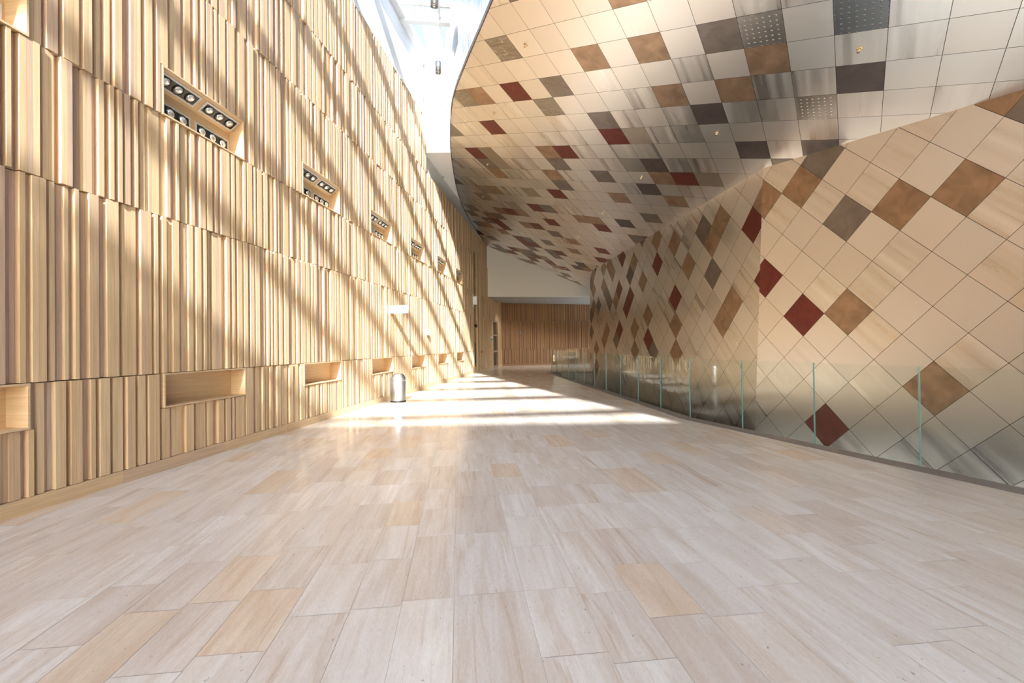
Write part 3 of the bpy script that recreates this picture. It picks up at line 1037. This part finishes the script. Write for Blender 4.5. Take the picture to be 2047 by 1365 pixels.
# ------------------------------------------------------------------ litter bin
bx, by = -3.02, 12.02
root = empty('litter_bin', 'round brushed steel litter bin with domed push lid beside the slatted wall', 'litter bin', (bx, by, 0), math.radians(20))
mb = MB(); mb.lathe([(0, 0), (.206, 0), (.208, .008), (.206, .022), (.198, .026), (.196, .03)], 48); mb.build('base_ring', [BLACK], parent=root)
mb = MB(); mb.lathe([(.194, .026), (.196, .04), (.196, .545), (.192, .55)], 48); mb.build('body', [BRUSH], parent=root)
mb = MB(); mb.lathe([(.192, .552), (.198, .556), (.198, .575), (.194, .58)], 48)
for k in range(12):
    a0 = math.pi / 2 * k / 12; a1 = math.pi / 2 * (k + 1) / 12
    mb.lathe([(.194 * math.cos(a0), .58 + .18 * math.sin(a0)), (.194 * math.cos(a1) if k < 11 else 0, .58 + .18 * math.sin(a1))], 48)
lid = mb.build('lid', [BRUSH], parent=root)
mb = MB()
for k in range(8):
    a0 = .15 + 1.05 * k / 8; a1 = .15 + 1.05 * (k + 1) / 8
    mb.lathe([(.199 * math.cos(a0), .578 + .188 * math.sin(a0)), (.199 * math.cos(a1), .578 + .188 * math.sin(a1))], 10, a0=-.72, a1=.25)
mb.build('push_flap', [CHROME], parent=lid)
mb = MB(); mb.box(-.06, .06, -.1985, -.195, .500, .512)
lbl = mb.build('maker_plate', [plain('plate_orange', (.45, .24, .14), .4)], parent=root)

# ------------------------------------------------------------------ signs
def wall_s(px_s): return px_s


s_sign = 8.62
root = empty('direction_sign', 'white panel sign with an up arrow jutting from the sunlit slatted wall', 'sign', FL(s_sign, .06, 2.36), -math.atan2(LT[0], LT[1]))
mb = MB(); mb.box(0, .50, -.012, .012, 0, .215); mb.build('panel', [WHITE2], parent=root)
mb = MB()
ax, az = .385, .05
mb.box(ax - .009, ax + .009, -.0150, -.0125, az, az + .095)
for sgn in (-1, 1):
    p = [(ax, az + .110), (ax + sgn * .048, az + .064), (ax + sgn * .048, az + .044), (ax, az + .090)]
    mb.poly([(x, -.0145, z) for x, z in (p if sgn > 0 else p[::-1])])
mb.build('arrow', [INK], parent=root)


def exit_flag(F, s, z, label, w=.055, h=.21, d0=.06, rz=None):
    T_ = LT if F is FL else WT
    root = empty('exit_sign', label, 'exit sign', F(s, d0, z), -math.atan2(T_[0], T_[1]), 'small green and white exit signs')
    mb = MB(); mb.box(0, w + .02, -.05, .0, 0, h); mb.build('box', [WHITE2], parent=root)
    mb = MB()
    for z0, z1 in ((.035, .075), (.085, .12), (.13, .175)):
        mb.box(.018, w + .012, -.0535, -.0505, z0, z1)
    mb.build('green_symbol', [GREEN], parent=root)
    return root


exit_flag(FL, 11.9, 1.83, 'small white and green exit sign on the sunlit slatted wall right of the arrow sign')
exit_flag(F2, 2.65, 1.70, 'small green exit sign on the shaded slatted wall beside the far door', h=.30, w=.10)
mb = MB(); mb.box(.12, .24, .056, .09, 1.02, 1.17, 0, (1, 1, 1), F2)
o = mb.build('fire_alarm', [RED]); tag(o, 'small red fire alarm call point low on the shaded slatted wall', 'fire alarm')
root = empty('projecting_sign', 'blank white box sign jutting out beside the tall door', 'sign', FL(SL - .12, .05, 3.58), -math.atan2(LT[0], LT[1]))
mb = MB(); mb.box(0, .22, -.14, 0, 0, .42)
mb.poly([(0, -.14, -.03), (.02, -.14, -.03), (.02, -.14, .45), (0, -.14, .45)])
mb.build('box', [WHITE2], parent=root)
mb = MB(); mb.box(-.02, .03, -.16, .02, -.12, .52); mb.build('bracket', [WHITE2], parent=root)
sb = 1.30
root = empty('room_sign', 'small blue-grey square sign on the dark back wall', 'sign', F3(sb, .06, 2.27))
L_ = MB(); L_.box(0, .15, 0, .02, 0, .13, 0, (1, 1, 1), lambda s, d, z: tuple(np.array(F3(sb + s, .06 + d, 2.27 + z)) - np.array(F3(sb, .06, 2.27))))
L_.build('plate', [BLUEG], parent=root)
L_ = MB(); L_.box(.065, .085, .02, .023, .03, .10, 0, (1, 1, 1), lambda s, d, z: tuple(np.array(F3(sb + s, .06 + d, 2.27 + z)) - np.array(F3(sb, .06, 2.27))))
L_.build('pictogram', [WHITE2], parent=root)

# ------------------------------------------------------------------ doors
def rel(F, org): return lambda s, d, z: tuple(np.array(F(s, d, z)) - np.array(org))


a, b = SL - .04, SL + 1.73
org = FL(a, -.1, 0)
root = bpy.data.objects.new('door_1', None); COL.objects.link(root); root.location = org; struct(root)
R_ = rel(FL, org)
DW = wood('oak_door', gain=.95)
mb = MB()
for (p, q, d0, d1, z0, z1) in ((a - .02, a + .06, -.16, .05, 0, 6.6), (b - .08, b + .02, -.16, .06, 0, 6.6), (a + .06, b - .08, -.16, .03, 6.52, 6.6),
                               (a + .06, b - .08, -.14, -.04, 2.62, 2.78), (a + .06, b - .08, -.14, -.04, 3.95, 4.07), (a + .06, b - .08, -.14, -.04, 5.2, 5.32)):
    mb.box(p, q, d0, d1, z0, z1, 0, (.7, .3, .2), R_)
mb.build('door_frame', [DW], parent=root)
mb = MB(); mb.box(a + 1.17, b - .08, -.13, .02, 0, 6.52, 0, (.75, .5, .2), R_); mb.build('side_panel', [DW], parent=root)
for z0, z1 in ((2.78, 3.95), (4.07, 5.2), (5.32, 6.52)):
    mb = MB(); mb.box(a + .06, a + 1.17, -.10, -.08, z0, z1, 0, (1, 1, 1), R_); mb.build('transom_glass', [DGLASS], parent=root)
for i in range(2):
    m0 = a + .06 + i * .555; m1 = m0 + .555
    mb = MB()
    for (p, q, z0, z1) in ((m0 + .005, m0 + .10, 0.01, 2.6), (m1 - .10, m1 - .005, 0.01, 2.6), (m0 + .10, m1 - .10, 0.01, .3), (m0 + .10, m1 - .10, 2.4, 2.6)):
        mb.box(p, q, -.12, -.07, z0, z1, 0, (.75, .4, .2), R_)
    leaf = mb.build('door_leaf', [DW], parent=root)
    mb = MB(); mb.box(m0 + .10, m1 - .10, -.105, -.085, .3, 2.4, 0, (1, 1, 1), R_); mb.build('pane', [DGLASS], parent=leaf)
    hx = m1 - .06 if i == 0 else m0 + .06
    mb = MB(); mb.box(hx - .012, hx + .012, -.02, .005, .5, 1.6, 0, (1, 1, 1), R_)
    mb.box(hx - .01, hx + .01, -.07, -.01, .56, .60, 0, (1, 1, 1), R_); mb.box(hx - .01, hx + .01, -.07, -.01, 1.50, 1.54, 0, (1, 1, 1), R_)
    mb.build('door_handle', [BLACK], parent=leaf)
    mb = MB(); mb.box(m0 + .12, m0 + .42, -.07, .02, 2.44, 2.6, 0, (1, 1, 1), R_); mb.build('door_closer', [BLACK], parent=leaf)

a, b = 3.45, 4.95
org = F2(a, 0, 0)
root = bpy.data.objects.new('door_2', None); COL.objects.link(root); root.location = org; struct(root)
R_ = rel(F2, org)
DD = wood('brown_door', gain=.7)
mb = MB()
for (p, q, z0, z1) in ((a, a + .08, 0, 3.04), (b - .08, b, 0, 3.04), (a + .08, b - .08, 2.96, 3.04), (a + .08, b - .08, 2.05, 2.15), (a + .08, b - .08, 1.0, 1.12), (a + .08, b - .08, 0.01, .14)):
    mb.box(p, q, -.12, .04, z0, z1, 0, (.2, .3, .2), R_)
mb.build('door_frame', [DD], parent=root)
for z0, z1 in ((.14, 1.0), (1.12, 2.05), (2.15, 2.96)):
    mb = MB(); mb.box(a + .08, b - .08, -.07, -.05, z0, z1, 0, (1, 1, 1), R_); mb.build('pane', [DGLASS], parent=root)

# ------------------------------------------------------------------ hanging downlights, ceiling lamps, sprinklers
def downlight(loc, rod, label):
    root = empty('pendant_downlight', label, 'lamp', loc, 0, 'cylindrical skylight pendants')
    mb = MB(); mb.lathe([(0, .34), (.085, .34), (.09, .335), (.09, .0), (.08, 0), (.075, .04)], 28); mb.build('lamp_body', [plain('satin_lamp_steel', (.38, .40, .42), .35, .8)], parent=root)
    mb = MB(); mb.lathe([(.075, .04), (.06, .07), (.03, .08), (0, .082)], 24); mb.build('reflector', [LENS], parent=root)
    mb = MB(); mb.lathe([(.006, .34), (.006, .34 + rod)], 8); mb.build('suspension_rod', [BRUSH], parent=root)
    return root


def at_px(x, y, Y):
    c = Vector(((x - 1023.5) / 909.8, (y - 682.5) / 909.8, 1))
    w = M3 @ c
    return Vector((w.x, w.y, w.z)) * (Y / w.y) + Vector((0, 0, EYE))


p = at_px(876, 146, 13.62)
downlight((p.x, p.y, p.z), 11.26 - p.z - .34, 'steel cylinder pendant lamp hanging lower in front of the white shaft end')
p = at_px(868, 13, 10.77)
downlight((p.x, p.y, p.z), max(.05, 11.26 - p.z - .34), 'steel cylinder pendant lamp at the top edge under the skylight')


def disc(loc, nrm, label, m=WHITE2, r=.06):
    q = Vector((0, 0, 1)).rotation_difference(Vector(nrm)).to_matrix()
    mb = MB()
    mb.lathe([(0, .0), (r * .7, .0)], 20)
    root = empty('ceiling_lamp', label, 'lamp', loc)
    mb = MB(); mb.lathe([(r * .72, -.001), (r * .72, .012), (r, .010), (r, -.001)], 24, F=lambda x, y, z: tuple(q @ Vector((x, y, z)))); mb.build('rim', [m], parent=root)
    mb = MB(); mb.lathe([(0, .006), (r * .72, .006)], 24, F=lambda x, y, z: tuple(q @ Vector((x, y, z)))); mb.build('lens', [LENS], parent=root)


p = at_px(885, 331, 18.2); disc((p.x, p.y, 8.229), (0, 0, -1), 'round recessed lamp in the grey soffit beside the metal edge', r=.09)
p = at_px(875, 211, YE); disc((p.x, YE - .001, p.z), (0, -1, 0), 'small round lamp on the sunlit white shaft end', m=LGREY, r=.10)
p = at_px(1032, 604, 30.0)
for k in range(3):  # left lamp is real, the other two are added to brighten the back
    disc((p.x + 2.1 * k, p.y + .25 * k, 4.404), (0, 0, -1), 'small round lamp in the low back soffit, %s of three from the left, right two added for fill' % ordn[k], r=.08)
    ld_ = bpy.data.lights.new('beam', 'SPOT'); ld_.energy = 75; ld_.spot_size = math.radians(120); ld_.spot_blend = .6
    ld_.color = (1, .9, .78); ld_.shadow_soft_size = .06
    lo = bpy.data.objects.new('beam', ld_); COL.objects.link(lo); lo.location = (p.x + 2.1 * k, p.y + .25 * k, 4.375)

nu = Vector(nC)
spr = [(1051, 88, 'in a pale tile near the top, highest on the left'), (989, 224, 'near the left metal edge, beside a dark red tile'), (975, 327, 'on a grey tile below the dark red one at the left edge'),
       (1719, 96, 'in the silvery tiles at upper right, largest of all'), (1433, 265, 'right of centre below the darkest tile'), (1282, 354, 'left of the brown and dark red pair'),
       (966, 392, 'close to the lower left edge above the brown tiles'), (977, 440, 'close to the lower left edge below the brown tile'), (986, 475, 'lowest beside the slatted wall'),
       (1205, 425, 'in the middle of the dark ceiling beside a brown tile'), (1156, 472, 'over the dark tiles halfway to the white fascia'), (1141, 507, 'second lowest over the white fascia'), (1130, 535, 'lowest over the white fascia')]
sp0 = None
rot = Vector((0, 0, -1)).rotation_difference(-nu)
for x, y, lb in spr:
    c = M3 @ Vector(((x - 1023.5) / 909.8, (y - 682.5) / 909.8, 1))
    t = (dC - nC[2] * EYE) / (nC[0] * c.x + nC[1] * c.y + nC[2] * c.z)
    pos = Vector((0, 0, EYE)) + c * t - nu * .013
    if sp0 is None:
        sp0 = bpy.data.objects.new('sprinkler', None); COL.objects.link(sp0)
        mb = MB(); mb.lathe([(.016, -.001), (.04, -.001), (.038, -.008), (.02, -.012), (.016, -.001)], 20); mb.build('escutcheon', [BRASS], parent=sp0)
        mb = MB(); mb.lathe([(.014, -.005), (.014, -.03), (.006, -.035), (.006, -.055), (0, -.056)], 12)
        for k in range(2):
            sg = 1 if k else -1
            mb.box(sg * .014 - .003, sg * .014 + .003, -.003, .003, -.055, -.02)
        mb.build('sprinkler_body', [BRASS], parent=sp0)
        mb = MB()
        for k in range(8):
            an = math.pi / 4 * k
            pts = [(0, 0), (.024 * math.cos(an - .25), .024 * math.sin(an - .25)), (.026 * math.cos(an + .25), .026 * math.sin(an + .25))]
            mb.poly([(q[0], q[1], -.056) for q in pts]); mb.poly([(q[0], q[1], -.058) for q in pts[::-1]])
        mb.build('deflector', [BRASS], parent=sp0)
        o = sp0
    else:
        o = copy_tree(sp0)
    o.location = pos
    o.rotation_mode = 'QUATERNION'; o.rotation_quaternion = rot
    tag(o, 'brass ceiling sprinkler ' + lb, 'sprinkler', 'brass sprinklers in the metal ceiling')

# ------------------------------------------------------------------ glazed landing seen down in the void
c = at_px(1645, 893, 7.6)
root = empty('glazed_landing', 'small white landing with low glass sides down in the void behind the railing', 'landing', (5.05, 7.1, -.62))
mb = MB(); mb.box(-.45, .42, -.3, 1.0, -.06, 0); mb.build('slab', [WHITE2], parent=root)
mb = MB(); mb.box(.40, .412, -.3, 1.0, 0, .30); mb.box(-.45, .40, .988, 1.0, 0, .30); mb.box(-.45, .40, -.3, -.288, 0, .30)
mb.build('glass_upstand', [GLASS], parent=root)
